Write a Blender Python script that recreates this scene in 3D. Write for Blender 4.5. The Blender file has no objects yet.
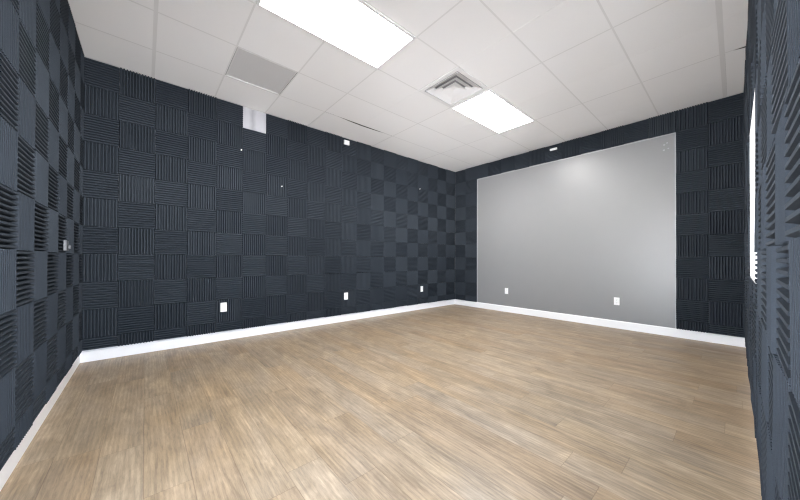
import bpy, math, random
from mathutils import Vector, Matrix

# ------------------------------------------------------------------ measures
S = 3.126                      # floor to ceiling, metres
HC = S
CAM_H = 0.3423 * S
XL, XR = -0.1526 * S, 1.7621 * S        # front of the foam, left and grey-painted wall
YB, YF = 1.3943 * S, -0.0224 * S        # front of the foam, long wall and window wall
FT = 0.030                              # foam thickness
WXL, WXR, WYB, WYF = XL - FT, XR + FT, YB + FT, YF - FT   # wall planes
BB = 0.118                              # baseboard height
FPX, YAW, PY0, PITCH, ROLL = 292.654, 0.8542, 257.245, 0.0049, 0.0032

scene = bpy.context.scene
col = scene.collection
rnd = random.Random(7)

# ------------------------------------------------------------------ helpers
class MB:
    def __init__(self):
        self.v, self.f = [], []
    def quad(self, a, b, c, d):
        n = len(self.v); self.v += [a, b, c, d]; self.f.append((n, n + 1, n + 2, n + 3))
    def box(self, x0, x1, y0, y1, z0, z1):
        n = len(self.v)
        self.v += [(x0, y0, z0), (x1, y0, z0), (x1, y1, z0), (x0, y1, z0),
                   (x0, y0, z1), (x1, y0, z1), (x1, y1, z1), (x0, y1, z1)]
        for q in ((0, 3, 2, 1), (4, 5, 6, 7), (0, 1, 5, 4), (1, 2, 6, 5), (2, 3, 7, 6), (3, 0, 4, 7)):
            self.f.append(tuple(n + i for i in q))
    def ring(self, pts):
        """closed loops of equal length, bridged one to the next"""
        n = len(self.v); k = len(pts[0])
        for loop in pts: self.v += loop
        for j in range(len(pts) - 1):
            for i in range(k):
                a = n + j * k + i; b = n + j * k + (i + 1) % k
                self.f.append((a, b, b + k, a + k))
        return n, k
    def cap(self, start, k, flip=False):
        q = tuple(range(start, start + k)); self.f.append(q[::-1] if flip else q)
    def mesh(self, name, mat, smooth=False):
        me = bpy.data.meshes.new(name)
        me.from_pydata([tuple(p) for p in self.v], [], self.f)
        me.materials.append(mat)
        if smooth:
            for p in me.polygons: p.use_smooth = True
        me.update()
        return me
    def build(self, name, mat, parent=None, bevel=0.0, smooth=False):
        o = bpy.data.objects.new(name, self.mesh(name, mat, smooth)); col.objects.link(o)
        if parent is not None: o.parent = parent
        if bevel:
            m = o.modifiers.new('edge', 'BEVEL'); m.width = bevel; m.segments = 2; m.limit_method = 'ANGLE'
        return o

def tag(o, label=None, cat=None, group=None, kind=None):
    if label: o['label'] = label
    if cat: o['category'] = cat
    if group: o['group'] = group
    if kind: o['kind'] = kind
    return o

def empty(name, loc, mat=None):
    o = bpy.data.objects.new(name, None); col.objects.link(o)
    if mat is not None: o.matrix_world = mat
    else: o.location = loc
    o.empty_display_size = 0.05
    return o

# ------------------------------------------------------------------ materials
def new_mat(name):
    m = bpy.data.materials.new(name); m.use_nodes = True
    nt = m.node_tree
    return m, nt, nt.nodes['Principled BSDF']

def N(nt, kind, **kw):
    n = nt.nodes.new(kind)
    for k, v in kw.items(): setattr(n, k, v)
    return n

def link(nt, a, b): nt.links.new(a, b)

def math_node(nt, op, a, b=None, c=None):
    n = N(nt, 'ShaderNodeMath', operation=op)
    for i, x in enumerate((a, b, c)):
        if x is None: continue
        if isinstance(x, (int, float)): n.inputs[i].default_value = x
        else: link(nt, x, n.inputs[i])
    return n.outputs[0]

def plain(name, rgb, rough=0.5, noise=0.0, scale=30.0, bump=0.0, spec=0.5, metal=0.0):
    m, nt, p = new_mat(name)
    p.inputs['Roughness'].default_value = rough
    p.inputs['Metallic'].default_value = metal
    p.inputs['Specular IOR Level'].default_value = spec
    tc = N(nt, 'ShaderNodeTexCoord')
    nz = N(nt, 'ShaderNodeTexNoise'); nz.inputs['Scale'].default_value = scale; nz.inputs['Detail'].default_value = 4
    link(nt, tc.outputs['Object'], nz.inputs['Vector'])
    mx = N(nt, 'ShaderNodeMix', data_type='RGBA')
    mx.inputs[6].default_value = (*[c * (1 - noise) for c in rgb], 1)
    mx.inputs[7].default_value = (*[min(1, c * (1 + noise)) for c in rgb], 1)
    link(nt, nz.outputs['Fac'], mx.inputs[0])
    link(nt, mx.outputs[2], p.inputs['Base Color'])
    if bump:
        b = N(nt, 'ShaderNodeBump'); b.inputs['Strength'].default_value = bump; b.inputs['Distance'].default_value = 0.002
        link(nt, nz.outputs['Fac'], b.inputs['Height']); link(nt, b.outputs['Normal'], p.inputs['Normal'])
    return m

def foam_material():
    m, nt, p = new_mat('charcoal_foam')
    oi = N(nt, 'ShaderNodeObjectInfo'); ge = N(nt, 'ShaderNodeNewGeometry'); tc = N(nt, 'ShaderNodeTexCoord')
    r = math_node(nt, 'FRACT', math_node(nt, 'ADD', oi.outputs['Random'], ge.outputs['Random Per Island']))
    nz = N(nt, 'ShaderNodeTexNoise'); nz.inputs['Scale'].default_value = 320; nz.inputs['Detail'].default_value = 2
    link(nt, ge.outputs['Position'], nz.inputs['Vector'])
    cr = N(nt, 'ShaderNodeValToRGB'); link(nt, r, cr.inputs[0])
    e = cr.color_ramp.elements
    e[0].position = 0.0; e[0].color = (*FOAM_D, 1)
    e[1].position = 1.0; e[1].color = (*FOAM_L, 1)
    mul = N(nt, 'ShaderNodeMix', data_type='RGBA', blend_type='MULTIPLY'); mul.inputs[0].default_value = 1
    sp = math_node(nt, 'ADD', math_node(nt, 'MULTIPLY', nz.outputs['Fac'], 0.5), 0.75)
    cb = N(nt, 'ShaderNodeCombineColor')
    for i in range(3): link(nt, sp, cb.inputs[i])
    link(nt, cr.outputs[0], mul.inputs[6]); link(nt, cb.outputs[0], mul.inputs[7])
    link(nt, mul.outputs[2], p.inputs['Base Color'])
    p.inputs['Roughness'].default_value = 0.85
    p.inputs['Specular IOR Level'].default_value = 0.06
    p.inputs['Sheen Weight'].default_value = 0.0
    p.inputs['Sheen Roughness'].default_value = 0.6
    p.inputs['Sheen Tint'].default_value = (0.75, 0.87, 1.0, 1)
    b = N(nt, 'ShaderNodeBump'); b.inputs['Strength'].default_value = 0.4; b.inputs['Distance'].default_value = 0.001
    link(nt, nz.outputs['Fac'], b.inputs['Height']); link(nt, b.outputs['Normal'], p.inputs['Normal'])
    return m

def ceiling_material():
    m, nt, p = new_mat('ceiling_tile_white')
    tc = N(nt, 'ShaderNodeTexCoord')
    nz = N(nt, 'ShaderNodeTexNoise'); nz.inputs['Scale'].default_value = 90; nz.inputs['Detail'].default_value = 5
    nb = N(nt, 'ShaderNodeTexNoise'); nb.inputs['Scale'].default_value = 1.3; nb.inputs['Detail'].default_value = 2
    link(nt, tc.outputs['Object'], nz.inputs['Vector']); link(nt, tc.outputs['Object'], nb.inputs['Vector'])
    ge = N(nt, 'ShaderNodeNewGeometry')
    t = math_node(nt, 'ADD', math_node(nt, 'MULTIPLY', nz.outputs['Fac'], 0.35),
                  math_node(nt, 'ADD', math_node(nt, 'MULTIPLY', nb.outputs['Fac'], 0.3),
                            math_node(nt, 'MULTIPLY', ge.outputs['Random Per Island'], 0.35)))
    mx = N(nt, 'ShaderNodeMix', data_type='RGBA')
    mx.inputs[6].default_value = (0.86, 0.86, 0.855, 1); mx.inputs[7].default_value = (0.91, 0.91, 0.905, 1)
    link(nt, t, mx.inputs[0]); link(nt, mx.outputs[2], p.inputs['Base Color'])
    p.inputs['Roughness'].default_value = 0.9; p.inputs['Specular IOR Level'].default_value = 0.2
    b = N(nt, 'ShaderNodeBump'); b.inputs['Strength'].default_value = 0.15; b.inputs['Distance'].default_value = 0.002
    link(nt, nz.outputs['Fac'], b.inputs['Height']); link(nt, b.outputs['Normal'], p.inputs['Normal'])
    return m

def long_wall_material():
    """off-white plaster with an old grey adhesive smear where the foam is missing"""
    m, nt, p = new_mat('off_white_wall')
    ge = N(nt, 'ShaderNodeNewGeometry'); sx = N(nt, 'ShaderNodeSeparateXYZ')
    link(nt, ge.outputs['Position'], sx.inputs[0])
    nz = N(nt, 'ShaderNodeTexNoise'); nz.inputs['Scale'].default_value = 9
    link(nt, ge.outputs['Position'], nz.inputs['Vector'])
    x = math_node(nt, 'ADD', sx.outputs[0], math_node(nt, 'MULTIPLY', nz.outputs['Fac'], 0.05))
    d = math_node(nt, 'ABSOLUTE', math_node(nt, 'SUBTRACT', x, 0.353 * S + 0.025 + 0.01))
    g = math_node(nt, 'SUBTRACT', 1.0, math_node(nt, 'DIVIDE', d, 0.05)); g = math_node(nt, 'MAXIMUM', g, 0.0)
    mx = N(nt, 'ShaderNodeMix', data_type='RGBA')
    mx.inputs[6].default_value = (0.46, 0.46, 0.49, 1); mx.inputs[7].default_value = (0.32, 0.32, 0.34, 1)
    link(nt, g, mx.inputs[0]); link(nt, mx.outputs[2], p.inputs['Base Color'])
    p.inputs['Roughness'].default_value = 0.7
    return m

def floor_material():
    m, nt, p = new_mat('oak_vinyl_planks')
    tc = N(nt, 'ShaderNodeTexCoord'); sx = N(nt, 'ShaderNodeSeparateXYZ')
    link(nt, tc.outputs['Object'], sx.inputs[0])
    W, L = 0.18, 1.22
    u = math_node(nt, 'DIVIDE', sx.outputs[0], W)
    row = math_node(nt, 'FLOOR', u); fu = math_node(nt, 'FRACT', u)
    w1 = N(nt, 'ShaderNodeTexWhiteNoise', noise_dimensions='1D'); link(nt, row, w1.inputs['W'])
    v = math_node(nt, 'ADD', math_node(nt, 'DIVIDE', sx.outputs[1], L), w1.outputs['Value'])
    colm = math_node(nt, 'FLOOR', v); fv = math_node(nt, 'FRACT', v)
    cb = N(nt, 'ShaderNodeCombineXYZ'); link(nt, row, cb.inputs[0]); link(nt, colm, cb.inputs[1])
    w2 = N(nt, 'ShaderNodeTexWhiteNoise', noise_dimensions='2D'); link(nt, cb.outputs[0], w2.inputs['Vector'])
    sc = N(nt, 'ShaderNodeSeparateColor'); link(nt, w2.outputs['Color'], sc.inputs[0])
    # grain coordinates shift from plank to plank
    off = math_node(nt, 'MULTIPLY', sc.outputs[0], 37.0)
    def coords(sxv, syv):
        c = N(nt, 'ShaderNodeCombineXYZ')
        link(nt, math_node(nt, 'ADD', math_node(nt, 'MULTIPLY', sx.outputs[0], sxv), off), c.inputs[0])
        link(nt, math_node(nt, 'ADD', math_node(nt, 'MULTIPLY', sx.outputs[1], syv), off), c.inputs[1])
        link(nt, off, c.inputs[2])
        return c.outputs[0]
    def noise(vec, scale, detail, dist=0.0, rough=0.55):
        n = N(nt, 'ShaderNodeTexNoise'); n.inputs['Scale'].default_value = scale; n.inputs['Detail'].default_value = detail
        n.inputs['Distortion'].default_value = dist; n.inputs['Roughness'].default_value = rough
        link(nt, vec, n.inputs['Vector']); return n.outputs['Fac']
    fine = noise(coords(105, 11.0), 1.0, 8, 0.8, 0.75)
    wide = noise(coords(20, 1.6), 1.0, 6, 1.2, 0.65)
    blot = noise(coords(5.5, 2.6), 1.0, 5, 0.9, 0.6)
    warm = noise(coords(3.2, 1.3), 1.0, 3, 0.5)
    # cathedral figure
    wv = N(nt, 'ShaderNodeTexWave', wave_type='BANDS', bands_direction='X')
    wv.inputs['Scale'].default_value = 1.0; wv.inputs['Distortion'].default_value = 9; wv.inputs['Detail'].default_value = 3
    wv.inputs['Detail Scale'].default_value = 0.6
    link(nt, coords(14, 1.0), wv.inputs['Vector'])
    tone = N(nt, 'ShaderNodeValToRGB'); link(nt, sc.outputs[1], tone.inputs[0])
    e = tone.color_ramp.elements
    e[0].position = 0; e[0].color = (*FL[0], 1); e[1].position = 1; e[1].color = (*FL[3], 1)
    x = tone.color_ramp.elements.new(0.4); x.color = (*FL[1], 1)
    x = tone.color_ramp.elements.new(0.7); x.color = (*FL[2], 1)
    def mul(col_in, fac, lo, hi):
        mr = N(nt, 'ShaderNodeMapRange'); mr.inputs['From Min'].default_value = 0.3; mr.inputs['From Max'].default_value = 0.7
        mr.inputs['To Min'].default_value = lo; mr.inputs['To Max'].default_value = hi
        link(nt, fac, mr.inputs[0])
        c = N(nt, 'ShaderNodeCombineColor')
        for i in range(3): link(nt, mr.outputs[0], c.inputs[i])
        mx = N(nt, 'ShaderNodeMix', data_type='RGBA', blend_type='MULTIPLY'); mx.inputs[0].default_value = 1
        link(nt, col_in, mx.inputs[6]); link(nt, c.outputs[0], mx.inputs[7]); return mx.outputs[2]
    wmr = N(nt, 'ShaderNodeMapRange'); wmr.inputs['From Min'].default_value = .35; wmr.inputs['From Max'].default_value = .65
    link(nt, warm, wmr.inputs[0])
    hue = N(nt, 'ShaderNodeMix', data_type='RGBA', blend_type='MULTIPLY'); hue.inputs[0].default_value = 1
    hm = N(nt, 'ShaderNodeMix', data_type='RGBA'); link(nt, wmr.outputs[0], hm.inputs[0])
    hm.inputs[6].default_value = (.98, 1.0, 1.04, 1); hm.inputs[7].default_value = (1.03, .995, .93, 1)
    link(nt, tone.outputs[0], hue.inputs[6]); link(nt, hm.outputs[2], hue.inputs[7])
    c = mul(hue.outputs[2], fine, 0.72, 1.20)
    c = mul(c, wide, 0.68, 1.16)
    c = mul(c, blot, 0.74, 1.14)
    c = mul(c, wv.outputs['Fac'], 0.92, 1.05)
    # seams
    eu = math_node(nt, 'MULTIPLY', math_node(nt, 'MINIMUM', fu, math_node(nt, 'SUBTRACT', 1.0, fu)), W)
    ev = math_node(nt, 'MULTIPLY', math_node(nt, 'MINIMUM', fv, math_node(nt, 'SUBTRACT', 1.0, fv)), L)
    ed = math_node(nt, 'MINIMUM', eu, ev)
    seam = math_node(nt, 'LESS_THAN', ed, 0.0016)
    mx = N(nt, 'ShaderNodeMix', data_type='RGBA', blend_type='MULTIPLY')
    link(nt, math_node(nt, 'MULTIPLY', seam, 0.45), mx.inputs[0]); link(nt, c, mx.inputs[6]); mx.inputs[7].default_value = (0.45, 0.4, 0.35, 1)
    link(nt, mx.outputs[2], p.inputs['Base Color'])
    p.inputs['Roughness'].default_value = 0.42
    p.inputs['Specular IOR Level'].default_value = 0.4
    b = N(nt, 'ShaderNodeBump'); b.inputs['Strength'].default_value = 0.12; b.inputs['Distance'].default_value = 0.001
    link(nt, fine, b.inputs['Height']); link(nt, b.outputs['Normal'], p.inputs['Normal'])
    return m

def emission(name, rgb, strength):
    m = bpy.data.materials.new(name); m.use_nodes = True; nt = m.node_tree; nt.nodes.clear()
    e = N(nt, 'ShaderNodeEmission'); e.inputs[0].default_value = (*rgb, 1); e.inputs[1].default_value = strength
    o = N(nt, 'ShaderNodeOutputMaterial'); link(nt, e.outputs[0], o.inputs[0])
    return m

def glass():
    m = bpy.data.materials.new('window_glass'); m.use_nodes = True; nt = m.node_tree; nt.nodes.clear()
    t = N(nt, 'ShaderNodeBsdfTransparent'); g = N(nt, 'ShaderNodeBsdfGlossy'); g.inputs['Roughness'].default_value = 0.02
    f = N(nt, 'ShaderNodeFresnel'); f.inputs[0].default_value = 1.45
    mx = N(nt, 'ShaderNodeMixShader'); o = N(nt, 'ShaderNodeOutputMaterial')
    link(nt, f.outputs[0], mx.inputs[0]); link(nt, t.outputs[0], mx.inputs[1]); link(nt, g.outputs[0], mx.inputs[2]); link(nt, mx.outputs[0], o.inputs[0])
    return m

FOAM_D, FOAM_L = (0.032, 0.039, 0.049), (0.042, 0.0505, 0.062)
FL = [(0.36, 0.262, 0.172), (0.40, 0.302, 0.205), (0.385, 0.297, 0.21), (0.42, 0.322, 0.222)]
LAMP, WORLD, EXPO = 4.4, 5.5, 3.07

M = dict(
    foam=foam_material(), ceil=ceiling_material(), floor=floor_material(), wall=long_wall_material(),
    grey=plain('satin_grey_paint', (0.24, 0.242, 0.247), 0.36, 0.02, 6),
    paint_edge=plain('pale_primer_edge', (0.36, 0.37, 0.39), 0.5, 0.04, 20),
    white=plain('white_trim_paint', (0.92, 0.92, 0.93), 0.35, 0.01, 8),
    grid=plain('white_grid_metal', (0.765, 0.765, 0.755), 0.8, 0.01, 8, 0, 0.1),
    plastic=plain('white_plastic', (0.86, 0.86, 0.86), 0.3, 0.01, 40),
    oldplastic=plain('dull_grey_plastic', (0.13, 0.135, 0.145), 0.4, 0.3, 60),
    dark=plain('dark_slot', (0.02, 0.02, 0.02), 0.6),
    plenum=plain('dark_plenum', (0.02, 0.02, 0.02), 0.9),
    greypanel=plain('grey_ceiling_panel', (0.66, 0.66, 0.655), 0.3, 0.04, 2),
    vent=plain('white_vent_metal', (0.80, 0.80, 0.80), 0.4, 0.01, 10),
    lamp=emission('lamp_lens', (1.0, 0.985, 0.96), LAMP),
    glass=glass(),
    duct=plain('duct_grey', (0.40, 0.40, 0.40), 0.7),
)

# ------------------------------------------------------------------ room shell
def struct(name, mb, mat, parent=None, bevel=0):
    o = mb.build(name, mat, parent, bevel)
    if parent is None: o['kind'] = 'structure'
    return o

b = MB(); b.box(WXL - .12, WXR + .12, WYF - .12, WYB + .12, -.08, 0); struct('floor', b, M['floor'])
TOP = HC + 0.16
b = MB(); b.box(WXL - .12, WXR + .12, WYB, WYB + .12, 0, TOP); struct('wall_back', b, M['wall'])
# left wall with an unseen glazed opening added to brighten the ceiling
DY0, DY1, DZ = .150 * S, .580 * S, .655 * S
EX0, EX1, EZ = -.135 * S, .165 * S, .655 * S     # unseen doorway added behind the camera for more daylight
b = MB(); b.box(WXL - .12, WXL, WYF, DY0, 0, TOP); b.box(WXL - .12, WXL, DY1, WYB, 0, TOP); b.box(WXL - .12, WXL, DY0, DY1, DZ, TOP)
struct('wall_left', b, M['wall'])
b = MB(); b.box(WXR, WXR + .12, WYF, WYB, 0, TOP); wall_end = struct('wall_end', b, M['grey'])
# window wall with its opening
OX0, OX1, OZ0, OZ1 = 0.780 * S, 1.108 * S, 0.300 * S, 0.650 * S
b = MB(); WT = 0.16
b.box(WXL - .12, EX0, WYF - WT, WYF, 0, TOP); b.box(EX0, EX1, WYF - WT, WYF, EZ, TOP); b.box(EX1, OX0, WYF - WT, WYF, 0, TOP); b.box(OX1, WXR + .12, WYF - WT, WYF, 0, TOP)
b.box(OX0, OX1, WYF - WT, WYF, 0, OZ0); b.box(OX0, OX1, WYF - WT, WYF, OZ1, TOP)
struct('wall_right', b, M['wall'])

# baseboards (with a small eased top)
def baseboard(name, p0, p1, n, h=BB, t=0.014):
    """p0->p1 along the wall, n points into the room"""
    mb = MB(); prof = [(0, 0), (t, 0), (t, h - .012), (t * .55, h), (0, h)]
    loops = [[(p[0] + n[0] * a, p[1] + n[1] * a, z) for a, z in prof] for p in (p0, p1)]
    s, k = mb.ring(loops); mb.cap(s, k, True); mb.cap(s + k, k)
    return struct(name, mb, M['white'])
baseboard('baseboard_back', (WXL, WYB), (WXR, WYB), (0, -1))
baseboard('baseboard_left', (WXL, DY1 + .01), (WXL, WYB - .014), (1, 0))
baseboard('baseboard_end', (WXR, WYF), (WXR, WYB - .014), (-1, 0))
baseboard('baseboard_right', (EX1 + .005, WYF), (WXR - .014, WYF), (0, 1), t=0.022)

# ceiling: lay-in tiles between thin bars, dark plenum over them
GX = [WXL, .018 * S, .211 * S, .406 * S, .604 * S, .998 * S, 1.388 * S, WXR]
GY = [WYF, .028 * S, .230 * S, .426 * S, .622 * S, .815 * S, 1.016 * S, 1.210 * S, WYB]
LIGHT_CELLS = [((2, 3), 4), ((5, 5), 4)]            # x cells, y cell
skip = {(2, 4), (3, 4), (5, 4), (2, 6), (4, 7), (6, 0)}   # lights, grey panel, two displaced tiles
def tile_at(mb, x0, x1, y0, y1, z=HC + .0006, g=0.0025, groove=None):
    segs = [(x0 + g, x1 - g)]
    if groove: segs = [(x0 + g, groove - .0015), (groove + .0015, x1 - g)]
    for a, c in segs: mb.box(a, c, y0 + g, y1 - g, z, z + .015)
mb = MB()
VX0, VX1 = .802 * S, .998 * S                       # the air diffuser fills half a bay
for i in range(7):
    for j in range(8):
        if (i, j) in skip: continue
        x0, x1, y0, y1 = GX[i], GX[i + 1], GY[j], GY[j + 1]
        if (i, j) == (4, 4): x1 = VX0
        gr = (x0 + x1) / 2 if (i in (4, 5) and (i, j) != (4, 4)) else (1.583 * S if i == 6 else None)
        tile_at(mb, x0, x1, y0, y1, groove=gr)
ceiling = struct('ceiling', mb, M['ceil'])
mb = MB(); mb.box(WXL - .12, WXR + .12, WYF - .12, WYB + .12, TOP, TOP + .06)
mb.build('plenum_slab', M['plenum'], ceiling)
mb = MB(); h = .0075
LP = [(.211 * S, .604 * S), (.998 * S, 1.388 * S)]  # lamps
def in_fixture(x, y):
    if GY[4] + .01 < y < GY[5] - .01:
        for a, c in LP:
            if a + .01 < x < c - .01: return True
    return False
for i, x in enumerate(GX[1:-1]):
    hw = h * (1.9 if i == 0 else 1)
    for j in range(8):
        ym = (GY[j] + GY[j + 1]) / 2
        if in_fixture(x, ym): continue
        mb.box(x - hw, x + hw, GY[j] + (h if j else 0), GY[j + 1] - (h if j < 7 else 0), HC + .0003, HC + .0008)
for j, y in enumerate(GY[1:-1]):
    hw = h * (2.4 if j == 0 else 1)
    if j == 6:                                       # this bar is missing over the bowed tile
        mb.box(WXL, GX[4], y - hw, y + hw, HC + .0003, HC + .0008); mb.box(GX[5], WXR, y - hw, y + hw, HC + .0003, HC + .0008)
        mb.box(GX[4], GX[5], y - hw, y - .002, HC + .0003, HC + .0008)
    else: mb.box(WXL, WXR, y - hw, y + hw, HC + .0003, HC + .0008)
mb.box(VX0 - h, VX0 + h, GY[4] + h, GY[5] - h, HC + .0003, HC + .0008)
mb.build('ceiling_grid', M['grid'], ceiling)

# wall angle under the tile edges
mb = MB()
mb.box(WXL, WXR, WYB - FT - .004, WYB, HC, HC + .002); mb.box(WXL, WXR, WYF, WYF + FT + .004, HC, HC + .002)
mb.box(WXL, WXL + FT + .004, WYF, WYB, HC + .0002, HC + .0022); mb.box(WXR - FT - .004, WXR, WYF, WYB, HC + .0002, HC + .0022)
mb.build('wall_angle', M['grid'], ceiling)

# two displaced ceiling tiles
def slab(pts_lo, thick=.015, under=None):
    # under: how far the upper face is undercut behind each rim point
    under = under or [(0, 0)] * len(pts_lo)
    mb = MB(); s, k = mb.ring([pts_lo, [(p[0] + u[0], p[1] + u[1], p[2] + thick) for p, u in zip(pts_lo, under)]])
    mb.cap(s, k, True); mb.cap(s + k, k); return mb
x0, x1, y0, y1 = GX[4] + .0125, GX[5] - .0125, GY[7] + .001, WYB - FT - .006
edge = []
n = 24
for i in range(n + 1):
    t = i / n; x = x0 + (x1 - x0) * t
    q = max(0.0, 1 - ((t - .52) / .33) ** 2)
    edge.append((x, y0 + .026 * q, HC + .0004))
pts = edge + [(x1, y1, HC + .0004), (x0, y1, HC + .0004)]
o = slab(pts, under=[(0, .03)] * (n + 1) + [(0, 0)] * 2).build('ceiling_tile', M['ceil'])
tag(o, 'white ceiling tile at the long wall with a dark slit along its edge', 'ceiling tile', 'displaced ceiling tiles')
x0, x1, y0, y1 = GX[6] + .002, WXR - FT - .006, WYF + FT + .006, GY[1] - .0185
z = HC + .0009
pts = [(x0 + .034, y0, z), (x1, y0, z), (x1, y1, z), (x0, y1, z), (x0 + .004, y1 - .04, z)]
o = slab(pts, under=[(.035, 0), (0, 0), (0, 0), (0, 0), (.03, 0)]).build('ceiling_tile', M['ceil'])
tag(o, 'narrow white ceiling tile above the window wall with a dark gap at one end', 'ceiling tile', 'displaced ceiling tiles')

# ------------------------------------------------------------------ lamps, vent, grey panel
def frame_box(mb, x0, x1, y0, y1, w, z0, z1):
    lo = lambda d, z: [(x0 + d, y0 + d, z), (x1 - d, y0 + d, z), (x1 - d, y1 - d, z), (x0 + d, y1 - d, z)]
    mb.ring([lo(0, z1), lo(0, z0), lo(w, z0), lo(w, z1), lo(0, z1)])
lamp_labels = ['large glowing ceiling light panel cut off by the top picture edge', 'glowing ceiling light panel touching the square air vent']
for k, (a, c) in enumerate(LP):
    y0, y1 = GY[4] + .004, GY[5] - .004
    r = empty('ceiling_light', ((a + c) / 2, (y0 + y1) / 2, HC - .012))
    tag(r, lamp_labels[k], 'ceiling light', 'ceiling light panels')
    ox, oy, oz = r.location
    hx, hy = (c - a) / 2 - .004, (y1 - y0) / 2
    mb = MB(); frame_box(mb, -hx, hx, -hy, hy, .022, 0, .014); mb.build('frame', M['plastic'], r)
    mb = MB(); mb.box(-hx + .0225, hx - .0225, -hy + .0225, hy - .0225, .003, .012); mb.build('lens', M['lamp'], r)

cx, cy = (VX0 + VX1) / 2, (GY[4] + GY[5]) / 2
r = empty('air_vent', (cx, cy, HC - .006)); tag(r, 'white square ceiling air vent with stepped louvres beside a light panel', 'air vent')
hv = (VX1 - VX0) / 2 - .004
sq = lambda s, z: [(-s, -s, z), (s, -s, z), (s, s, z), (-s, s, z)]
mb = MB(); mb.ring([sq(hv, .008), sq(hv, 0), sq(hv - .048, -.002), sq(hv - .048, .012), sq(hv - .04, .012)]); mb.build('flange', M['vent'], r)
mb = MB(); s, k = mb.ring([sq(hv - .038, .012), sq(hv - .038, .13)]); mb.cap(s + k, k); mb.build('duct_box', M['duct'], r)
for i, (so, si) in enumerate(((.243, .168), (.176, .104), (.112, .020))):
    mb = MB()
    mb.ring([sq(so, .0), sq(si, .034), sq(si - .002, .033), sq(so - .003, -.002), sq(so, .0)])
    if i == 2: s, k = mb.ring([sq(.03, .026), sq(.03, .028)]); mb.cap(s, k, True)
    mb.build('louvre', M['vent'], r)

x0, x1, y0, y1 = GX[2] + .0125, GX[3] - .0125, GY[6] + .0125, GY[7] - .0125
r = empty('ceiling_panel', ((x0 + x1) / 2, (y0 + y1) / 2, HC)); tag(r, 'square grey panel set in the white ceiling near the long wall', 'ceiling panel')
hx, hy = (x1 - x0) / 2, (y1 - y0) / 2
mb = MB(); frame_box(mb, -hx, hx, -hy, hy, .008, .0, .012); mb.build('frame', M['grid'], r)
mb = MB(); mb.box(-hx + .0085, hx - .0085, -hy + .0085, hy - .0085, .006, .011); mb.build('panel', M['greypanel'], r)

# ------------------------------------------------------------------ window
win = empty('window_1', ((OX0 + OX1) / 2, WYF, OZ0)); win['kind'] = 'structure'
hx, hz = (OX1 - OX0) / 2, OZ1 - OZ0
def rect_ring(mb, x0, x1, z0, z1, w, ya, yb):
    lo = lambda d, y: [(x0 + d, y, z0 + d), (x1 - d, y, z0 + d), (x1 - d, y, z1 - d), (x0 + d, y, z1 - d)]
    mb.ring([lo(0, ya), lo(0, yb), lo(w, yb), lo(w, ya), lo(0, ya)])
mb = MB(); rect_ring(mb, -hx, hx, 0, hz, .016, -WT + .02, FT - .001); mb.build('window_liner', M['white'], win)
mb = MB(); rect_ring(mb, -hx + .0165, hx - .0165, .0165, hz - .0165, .045, -.115, -.07); mb.build('window_sash', M['white'], win)
mb = MB(); mb.box(-hx + .06, hx - .06, -.11, -.075, hz * .5 - .02, hz * .5 + .02); mb.build('meeting_rail', M['white'], win)
for z0, z1 in ((.062, hz * .5 - .0205), (hz * .5 + .0205, hz - .062)):
    mb = MB(); mb.box(-hx + .062, hx - .062, -.094, -.090, z0, z1); mb.build('pane', M['glass'], win)

door = empty('added_door_1', (WXL, (DY0 + DY1) / 2, 0)); door['kind'] = 'structure'  # added glazed opening, out of view, lets extra daylight onto the ceiling
hy = (DY1 - DY0) / 2
def rect_ring_x(mb, y0, y1, z0, z1, w, xa, xb):
    lo = lambda d, x: [(x, y0 + d, z0 + d), (x, y1 - d, z0 + d), (x, y1 - d, z1 - d), (x, y0 + d, z1 - d)]
    mb.ring([lo(0, xa), lo(0, xb), lo(w, xb), lo(w, xa), lo(0, xa)])
mb = MB(); rect_ring_x(mb, -hy, hy, 0.001, DZ, .03, -.12, .014); mb.build('added_door_frame', M['white'], door)
mb = MB(); rect_ring_x(mb, -hy + .031, hy - .031, .032, DZ - .031, .07, -.08, -.04); mb.build('added_door_leaf', M['white'], door)
mb = MB(); mb.box(-.063, -.057, -hy + .102, hy - .102, .103, DZ - .102); mb.build('pane', M['glass'], door)
door = empty('added_door_2', ((EX0 + EX1) / 2, WYF, 0)); door['kind'] = 'structure'  # added doorway behind the camera, an extra daylight source
hx = (EX1 - EX0) / 2
mb = MB(); rect_ring(mb, -hx, hx, .001, EZ, .03, -WT, .014); mb.build('added_door_frame', M['white'], door)

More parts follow.
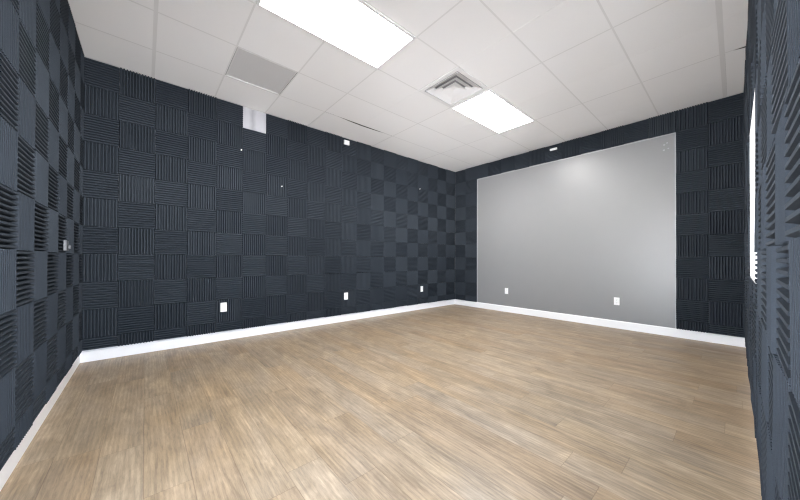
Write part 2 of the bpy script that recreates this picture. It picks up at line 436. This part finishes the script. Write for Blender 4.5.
# ------------------------------------------------------------------ foam tiles
NR = 12
mesh_cache = {}
def tile_mesh(w, h, upright, top=FT):
    """w x h tile lying in local X (along the wall), Z (up); local Y points into the room"""
    key = (round(w, 4), round(h, 4), upright)
    if key in mesh_cache: return mesh_cache[key]
    base = 0.003; p = 0.0251
    L = w if upright else h; D = h if upright else w
    n = max(1, round(L / p)); pitch = L / n
    prof = [(0.0, base)]
    for i in range(n):
        a = i * pitch
        prof += [(a + .33 * pitch, top - .0006), (a + .67 * pitch, top - .0006)]
        if i < n - 1: prof += [(a + .88 * pitch, base), (a + 1.12 * pitch, base)]
    prof.append((L, base))
    V, F = [], []
    for d in (0, D):
        for s, y in prof: V.append((s, d, y))
        for s, y in prof: V.append((s, d, 0.0))
    m = len(prof)
    for i in range(m - 1):
        F.append((i, i + 1, 2 * m + i + 1, 2 * m + i))                     # ridged face
        F.append((m + i, 3 * m + i, 3 * m + i + 1, m + i + 1))              # back
        F.append((i, m + i, m + i + 1, i + 1))                              # end
        F.append((2 * m + i, 2 * m + i + 1, 3 * m + i + 1, 3 * m + i))      # end
    F.append((0, 2 * m, 3 * m, m)); F.append((m - 1, 2 * m - 1, 4 * m - 1, 3 * m - 1))
    out = []
    for s, d, y in V:
        x, z = (s, d) if upright else (d, s)
        out.append((x - w / 2, y, z - h / 2))
    if not upright: F = [f for f in F]
    else: F = [f[::-1] for f in F]
    me = bpy.data.meshes.new('foam_tile'); me.from_pydata(out, [], F); me.materials.append(M['foam']); me.update()
    mesh_cache[key] = me
    return me

ROWZ = [BB + .001, .0778 * S] + [(.0778 + .09222 * k) * S for k in range(1, 11)]
ROWZ[-1] = HC - .0015
ORD = ['', 'first', 'second', 'third', 'fourth', 'fifth', 'sixth', 'seventh', 'eighth', 'ninth', 'tenth', 'eleventh', 'twelfth', 'thirteenth',
       'fourteenth', 'fifteenth', 'sixteenth', 'seventeenth', 'eighteenth', 'nineteenth', 'twentieth', 'twenty-first', 'twenty-second']
recs = []     # every tile: wall, a0, a1 (along wall), z0, z1, upright, label, group
def add(wall, a0, a1, z0, z1, upright, label, group):
    recs.append(dict(wall=wall, a0=min(a0, a1), a1=max(a0, a1), z0=z0, z1=z1, up=upright, label=label, group=group))
word = lambda up: 'upright' if up else 'level'

# long wall: x runs from the left corner; first column is narrow
ex = [XL] + [(-.0703 + .0964 * k) * S for k in range(20)]; ex[-1] = WXR - .001; ex[0] = WXL + .001
for c in range(20):
    for r in range(11):
        if (c, r) == (5, 10): continue
        up = (c + r) % 2 == 1
        what = 'cut charcoal foam strip' if r == 0 else 'charcoal foam tile'
        add('back', ex[c], ex[c + 1], ROWZ[r], ROWZ[r + 1], up,
            f'{what}, {word(up)} ridges, long wall, {ORD[r + 1]} row up, {ORD[c + 1]} column from left corner', 'foam tiles on the long wall')
# left wall: y runs from the corner towards the camera
ey = [YB - .008] + [(1.3245 - .0965 * k) * S for k in range(14)] + [YF]
for c in range(15):
    for r in range(11):
        up = (c + r) % 2 == 0
        if ey[c + 1] < DY1 - .02 and ey[c] > DY0 + .02 and ROWZ[r] < DZ - .02: continue
        what = 'cut charcoal foam strip' if r == 0 else 'charcoal foam tile'
        add('left', ey[c], ey[c + 1], ROWZ[r], ROWZ[r + 1], up,
            f'{what}, {word(up)} ridges, short left wall, {ORD[r + 1]} row up, {ORD[c + 1]} column from corner', 'foam tiles on the short left wall')
# grey-painted wall: two columns each side, one row over the paint
PY1, PYR, PZT = 1.2045 * S, .1735 * S, .9095 * S
for side, edges, names in (('left', [YB - .008, 1.2995 * S, PY1], ('corner', 'inner')), ('right', [PYR, .0753 * S, WYF + .001], ('inner', 'corner'))):
    for c in range(2):
        for r in range(11):
            up = (r % 2 == 1) == (names[c] == 'corner')
            what = 'cut charcoal foam strip' if r == 0 else 'charcoal foam tile'
            add('end', edges[c], edges[c + 1], ROWZ[r], ROWZ[r + 1], up,
                f'{what}, {word(up)} ridges, {side} of grey wall paint, {ORD[r + 1]} row up, {names[c]} column', f'foam tiles {side} of the grey paint')
for c in range(11):
    a0 = PY1 + (PYR - PY1) * c / 11; a1 = PY1 + (PYR - PY1) * (c + 1) / 11
    up = c % 2 == 0
    add('end', a0, a1, PZT + rnd.uniform(-.008, .006), HC - .0015, up,
        f'charcoal foam tile in the strip above grey wall paint, {ORD[c + 1]} from the left', 'foam tiles above the grey paint')
# window wall: columns counted from the corner with the grey-painted wall
ew = [1.7595, 1.6685, 1.5750, 1.4815, 1.3880, 1.2950, 1.2015, 1.108, .9990, .8900, .780, .6920, .5950, .4980, .4020, .3055, .2090, .1125, .0160, -.0805, -.1526]
for c in range(20):
    for r in range(11):
        if ew[c + 1] < .16 and ROWZ[r] < EZ - .02: continue
        up = (14 - c + r) % 2 == 0
        z0, z1 = ROWZ[r], ROWZ[r + 1]
        if 7 <= c <= 9:
            if z0 >= OZ0 - .01 and z1 <= OZ1 + .01: continue
            if z0 < OZ0 < z1: z1 = OZ0
            elif z0 < OZ1 < z1: z0 = OZ1
        what = 'cut charcoal foam strip' if z1 - z0 < .25 else 'charcoal foam tile'
        add('right', ew[c] * S, ew[c + 1] * S, z0, z1, up,
            f'{what}, {word(up)} ridges, window wall, {ORD[r + 1]} row up, {ORD[c + 1]} column from far corner', 'foam tiles on the window wall')

# camera axes (also used to rank tiles by the size at which they show)
fwd0 = Vector((math.cos(YAW), math.sin(YAW), 0)); rt0 = Vector((math.sin(YAW), -math.cos(YAW), 0)); up0 = Vector((0, 0, 1))
fwd = fwd0 * math.cos(PITCH) + up0 * math.sin(PITCH); upv = up0 * math.cos(PITCH) - fwd0 * math.sin(PITCH)
Rv = rt0 * math.cos(ROLL) + upv * math.sin(ROLL); Uv = upv * math.cos(ROLL) - rt0 * math.sin(ROLL)
EYE = Vector((0, 0, CAM_H))
def project(p):
    d = Vector(p) - EYE; w = d.dot(fwd)
    if w < .02: return None
    return 400 + FPX * d.dot(Rv) / w, PY0 - FPX * d.dot(Uv) / w
def wall_point(wall, a, z):
    return {'back': (a, YB, z), 'left': (XL, a, z), 'end': (XR, a, z), 'right': (a, YF, z)}[wall]
def shown_area(t, n=10):
    tot = 0.0; g = {}
    for i in range(n + 1):
        for j in range(n + 1):
            g[i, j] = project(wall_point(t['wall'], t['a0'] + (t['a1'] - t['a0']) * i / n, t['z0'] + (t['z1'] - t['z0']) * j / n))
    for i in range(n):
        for j in range(n):
            q = [g[i, j], g[i + 1, j], g[i + 1, j + 1], g[i, j + 1]]
            if any(x is None for x in q): continue
            mx = sum(x[0] for x in q) / 4; my = sum(x[1] for x in q) / 4
            if not (0 <= mx < 800 and 0 <= my < 500): continue
            tot += abs(sum(q[k][0] * q[(k + 1) % 4][1] - q[(k + 1) % 4][0] * q[k][1] for k in range(4))) / 2
    return tot
for t in recs: t['area'] = shown_area(t)
order = sorted(recs, key=lambda t: -t['area'])
singles = {id(t) for t in order[:300] if t['area'] > 0}

NORMAL = {'back': (Vector((-1, 0, 0)), Vector((0, -1, 0))), 'left': (Vector((0, -1, 0)), Vector((1, 0, 0))),
          'end': (Vector((0, 1, 0)), Vector((-1, 0, 0))), 'right': (Vector((1, 0, 0)), Vector((0, 1, 0)))}
WALLP = {'back': WYB, 'left': WXL, 'end': WXR, 'right': WYF}
rest_v, rest_f = [], []
for t in recs:
    w, h = t['a1'] - t['a0'] - .0006, t['z1'] - t['z0'] - .0006
    me = tile_mesh(w, h, t['up'])
    ax, nn = NORMAL[t['wall']]
    a, z = (t['a0'] + t['a1']) / 2, (t['z0'] + t['z1']) / 2
    wall = t['wall']
    tilt = rnd.uniform(-.35, .35); lean = rnd.uniform(-.35, .35); spin = rnd.uniform(-.03, .03)
    if t['z1'] > HC - .01 or t['z0'] < BB + .01: lean *= .2; spin *= .3
    if wall == 'right': tilt *= 3.0; lean *= 2.0
    lift = .0006 + rnd.uniform(0, .004 if wall == 'right' else .0015) + max(abs(math.sin(math.radians(tilt))) * w / 2, 0) + abs(math.sin(math.radians(lean))) * h / 2
    p = {'back': Vector((a, WYB, z)), 'left': Vector((WXL, a, z)), 'end': Vector((WXR, a, z)), 'right': Vector((a, WYF, z))}[wall] + nn * lift
    Mx = Matrix((ax, nn, Vector((0, 0, 1)))).transposed().to_4x4()
    Mx = Matrix.Translation(p) @ Mx @ Matrix.Rotation(math.radians(tilt), 4, 'Z') @ Matrix.Rotation(math.radians(lean), 4, 'X') @ Matrix.Rotation(math.radians(spin), 4, 'Y')
    if id(t) in singles:
        o = bpy.data.objects.new('foam_tile', me); col.objects.link(o); o.matrix_world = Mx
        tag(o, t['label'], 'foam tile', t['group'])
    else:
        n = len(rest_v)
        rest_v += [tuple(Mx @ v.co) for v in me.vertices]
        rest_f += [tuple(n + i for i in f.vertices) for f in me.polygons]
me = bpy.data.meshes.new('foam_tiling'); me.from_pydata(rest_v, [], rest_f); me.materials.append(M['foam']); me.update()
o = bpy.data.objects.new('foam_tiling', me); col.objects.link(o)
tag(o, 'many smaller-looking charcoal foam tiles filling the far ends of the walls', 'foam tiles', None, 'stuff')

# pale unpainted margin round the grey field, and filler spots
mb = MB(); e = .0016
mb.box(WXR - e, WXR, PY1 - .022, PY1 - .002, BB, PZT - .01); mb.box(WXR - e, WXR, PYR + .002, PYR + .014, BB, PZT - .01)
mb.box(WXR - e, WXR, PYR + .014, PY1 - .022, PZT - .022, PZT - .010)
mb.build('unpainted_margin', M['paint_edge'], wall_end)
mb = MB()
for yy, zz, rr in ((.213, .862, .012), (.203, .868, .010), (.214, .838, .012), (.199, .842, .009)):
    ring = [[(WXR - d, yy * S + rr * math.cos(2 * math.pi * i / 12), zz * S + rr * math.sin(2 * math.pi * i / 12)) for i in range(12)] for d in (0, .0012)]
    s, k = mb.ring(ring); mb.cap(s + k, k)
mb.build('filler_spots', M['paint_edge'], wall_end)

# ------------------------------------------------------------------ outlets, boxes, switch, pins
def wall_frame(wall, a, z, off):
    ax, nn = NORMAL[wall]
    base = {'back': Vector((a, WYB, z)), 'left': Vector((WXL, a, z)), 'end': Vector((WXR, a, z)), 'right': Vector((a, WYF, z))}[wall]
    return Matrix.Translation(base + nn * off) @ Matrix((ax, nn, Vector((0, 0, 1)))).transposed().to_4x4()

def outlet(wall, a, z, off, label, group):
    r = empty('wall_outlet', None, wall_frame(wall, a, z, off)); tag(r, label, 'electrical outlet', group)
    mb = MB(); mb.box(-.036, .036, 0, .006, -.059, .059); mb.build('cover_plate', M['plastic'], r, .002)
    for zc in (-.020, .020):
        mb = MB(); n = 20
        ring = [[(max(-.0145, min(.0145, .0175 * math.cos(2 * math.pi * i / n))), y, zc + .0165 * math.sin(2 * math.pi * i / n)) for i in range(n)] for y in (.0058, .0085)]
        s, k = mb.ring(ring); mb.cap(s + k, k, True); sk = mb.build('socket', M['plastic'], r)
        mb = MB()
        for xx in (-.006, .006): mb.box(xx - .001, xx + .001, .0084, .0087, zc - .002, zc + .007)
        mb.box(-.002, .002, .0084, .0087, zc - .010, zc - .006); mb.build('slots', M['dark'], sk)
    mb = MB(); mb.box(-.002, .002, .006, .0075, -.002, .002); mb.build('screw', M['grid'], r)
OFF = FT + .006
outlet('back', .246 * S, .1395 * S, OFF, 'white outlet on the long foam wall, the one closest to the left corner', 'outlets low on the long wall')
outlet('back', .824 * S, .138 * S, OFF, 'white outlet in the middle of the three on the long foam wall', 'outlets low on the long wall')
outlet('back', 1.408 * S, .1395 * S, OFF, 'white outlet on the long foam wall closest to the grey-painted wall', 'outlets low on the long wall')
outlet('end', .979 * S, .135 * S, .0005, 'white outlet low on the grey paint near the far foam corner', 'outlets on the grey wall')
outlet('end', .390 * S, .134 * S, .0005, 'white outlet low on the grey paint on the window side', 'outlets on the grey wall')

def small_box(wall, a, z, w, h, d, label):
    r = empty('sensor_box', None, wall_frame(wall, a, z, OFF - .002)); tag(r, label, 'wall sensor', 'small white boxes under the ceiling')
    mb = MB(); mb.box(-w / 2, w / 2, 0, d, -h / 2, h / 2); mb.build('housing', M['plastic'], r, .004)
    mb = MB(); mb.box(-w * .3, w * .3, d + .0003, d + .003, -h * .25, h * .2); mb.build('cover', M['white'], r)
small_box('back', .822 * S, .9715 * S, .098, .075, .03, 'small white box high on the long foam wall just under the ceiling')
small_box('end', .684 * S, .9705 * S, .118, .036, .03, 'small flat white box on the foam strip above the grey paint')

r = empty('light_switch', None, wall_frame('left', 1.095 * S, .3725 * S, OFF - .002)); tag(r, 'small pale switch box sticking out of the left wall foam', 'light switch')
mb = MB(); mb.box(-.05, .05, 0, .018, -.042, .038); mb.build('switch_plate', M['oldplastic'], r, .004)
mb = MB(); mb.box(-.012, .012, .0225, .034, -.026, .002); mb.build('toggle', M['oldplastic'], r, .002)

def pin(wall, a, z, label):
    r = empty('push_pin', None, wall_frame(wall, a, z, OFF - .004)); tag(r, label, 'push pin', 'white pins in the foam')
    n = 12
    cir = lambda rr, y: [(rr * math.cos(2 * math.pi * i / n), y, rr * math.sin(2 * math.pi * i / n)) for i in range(n)]
    mb = MB(); s, k = mb.ring([cir(.008, 0), cir(.008, .003), cir(.005, .006), cir(.005, .014), cir(.009, .018)]); mb.cap(s, k); mb.cap(s + 4 * k, k, True)
    mb.build('pin_head', M['plastic'], r)
    mb = MB(); s, k = mb.ring([cir(.001, 0), cir(.001, -.012)]); mb.build('pin_shaft', M['grid'], r)
pin('back', .308 * S, .806 * S, 'tiny white pin in the foam below the bare wall patch')
pin('back', .479 * S, .678 * S, 'tiny white pin in the foam midway up the long wall')
pin('back', 1.386 * S, .810 * S, 'tiny white pin in the foam near the far corner')

# ------------------------------------------------------------------ light and camera
w = bpy.data.worlds.new('daylight'); scene.world = w; w.use_nodes = True; nt = w.node_tree
bg = nt.nodes['Background']; bg.inputs[1].default_value = WORLD
tc = N(nt, 'ShaderNodeTexCoord'); sx = N(nt, 'ShaderNodeSeparateXYZ'); link(nt, tc.outputs['Generated'], sx.inputs[0])
# elevation: dim ground, bright ground band made up to lift the ceiling, blue sky
cr = N(nt, 'ShaderNodeValToRGB'); link(nt, math_node(nt, 'ADD', math_node(nt, 'MULTIPLY', sx.outputs[2], .5), .5), cr.inputs[0])
e = cr.color_ramp.elements
e[0].position = .08; e[0].color = (.16, .16, .17, 1); e[1].position = 1; e[1].color = (.10, .14, .20, 1)
for pos, c in ((.24, (.25, .25, .26, 1)), (.34, (.95, .96, 1.0, 1)), (.49, (1, 1, 1, 1)), (.52, (.42, .46, .52, 1)), (.65, (.24, .29, .36, 1))):
    x = cr.color_ramp.elements.new(pos); x.color = c
link(nt, cr.outputs[0], bg.inputs[0])
def portal(name, loc, direction, sx_, sy_):
    l = bpy.data.lights.new(name, 'AREA'); l.shape = 'RECTANGLE'; l.size = sx_; l.size_y = sy_; l.cycles.is_portal = True
    o = bpy.data.objects.new(name, l); col.objects.link(o); o.location = loc
    o.rotation_euler = Vector(direction).to_track_quat('-Z', 'Z').to_euler()
portal('window_daylight', ((OX0 + OX1) / 2, WYF - WT + .01, (OZ0 + OZ1) / 2), (0, 1, 0), OX1 - OX0, OZ1 - OZ0)
portal('added_doorway_daylight', ((EX0 + EX1) / 2, WYF - WT + .01, EZ / 2), (0, 1, 0), EX1 - EX0, EZ)  # portal for the doorway added behind the camera
portal('added_door_daylight', (WXL - .11, (DY0 + DY1) / 2, DZ / 2), (1, 0, 0), DY1 - DY0, DZ)  # portal for the glazed opening added in the left wall

cam = bpy.data.cameras.new('camera'); co = bpy.data.objects.new('camera', cam); col.objects.link(co)
cam.sensor_width = 36; cam.sensor_fit = 'HORIZONTAL'; cam.lens = 36 * FPX / 800
cam.shift_y = (PY0 - 250) / 800; cam.clip_start = .01
R = Matrix((Rv, Uv, -fwd)).transposed().to_4x4()
co.matrix_world = Matrix.Translation(EYE) @ R
scene.camera = co
vs = scene.view_settings; vs.view_transform = 'Standard'; vs.look = 'None'; vs.gamma = 1; vs.use_curve_mapping = False; vs.exposure = EXPO
scene.cycles.max_bounces = 12; scene.cycles.diffuse_bounces = 8; scene.cycles.use_denoising = True; scene.cycles.denoising_prefilter = 'NONE'
scene.cycles.pixel_filter_type = 'BLACKMAN_HARRIS'; scene.cycles.filter_width = 1.2
scene.cycles.sample_clamp_indirect = 8
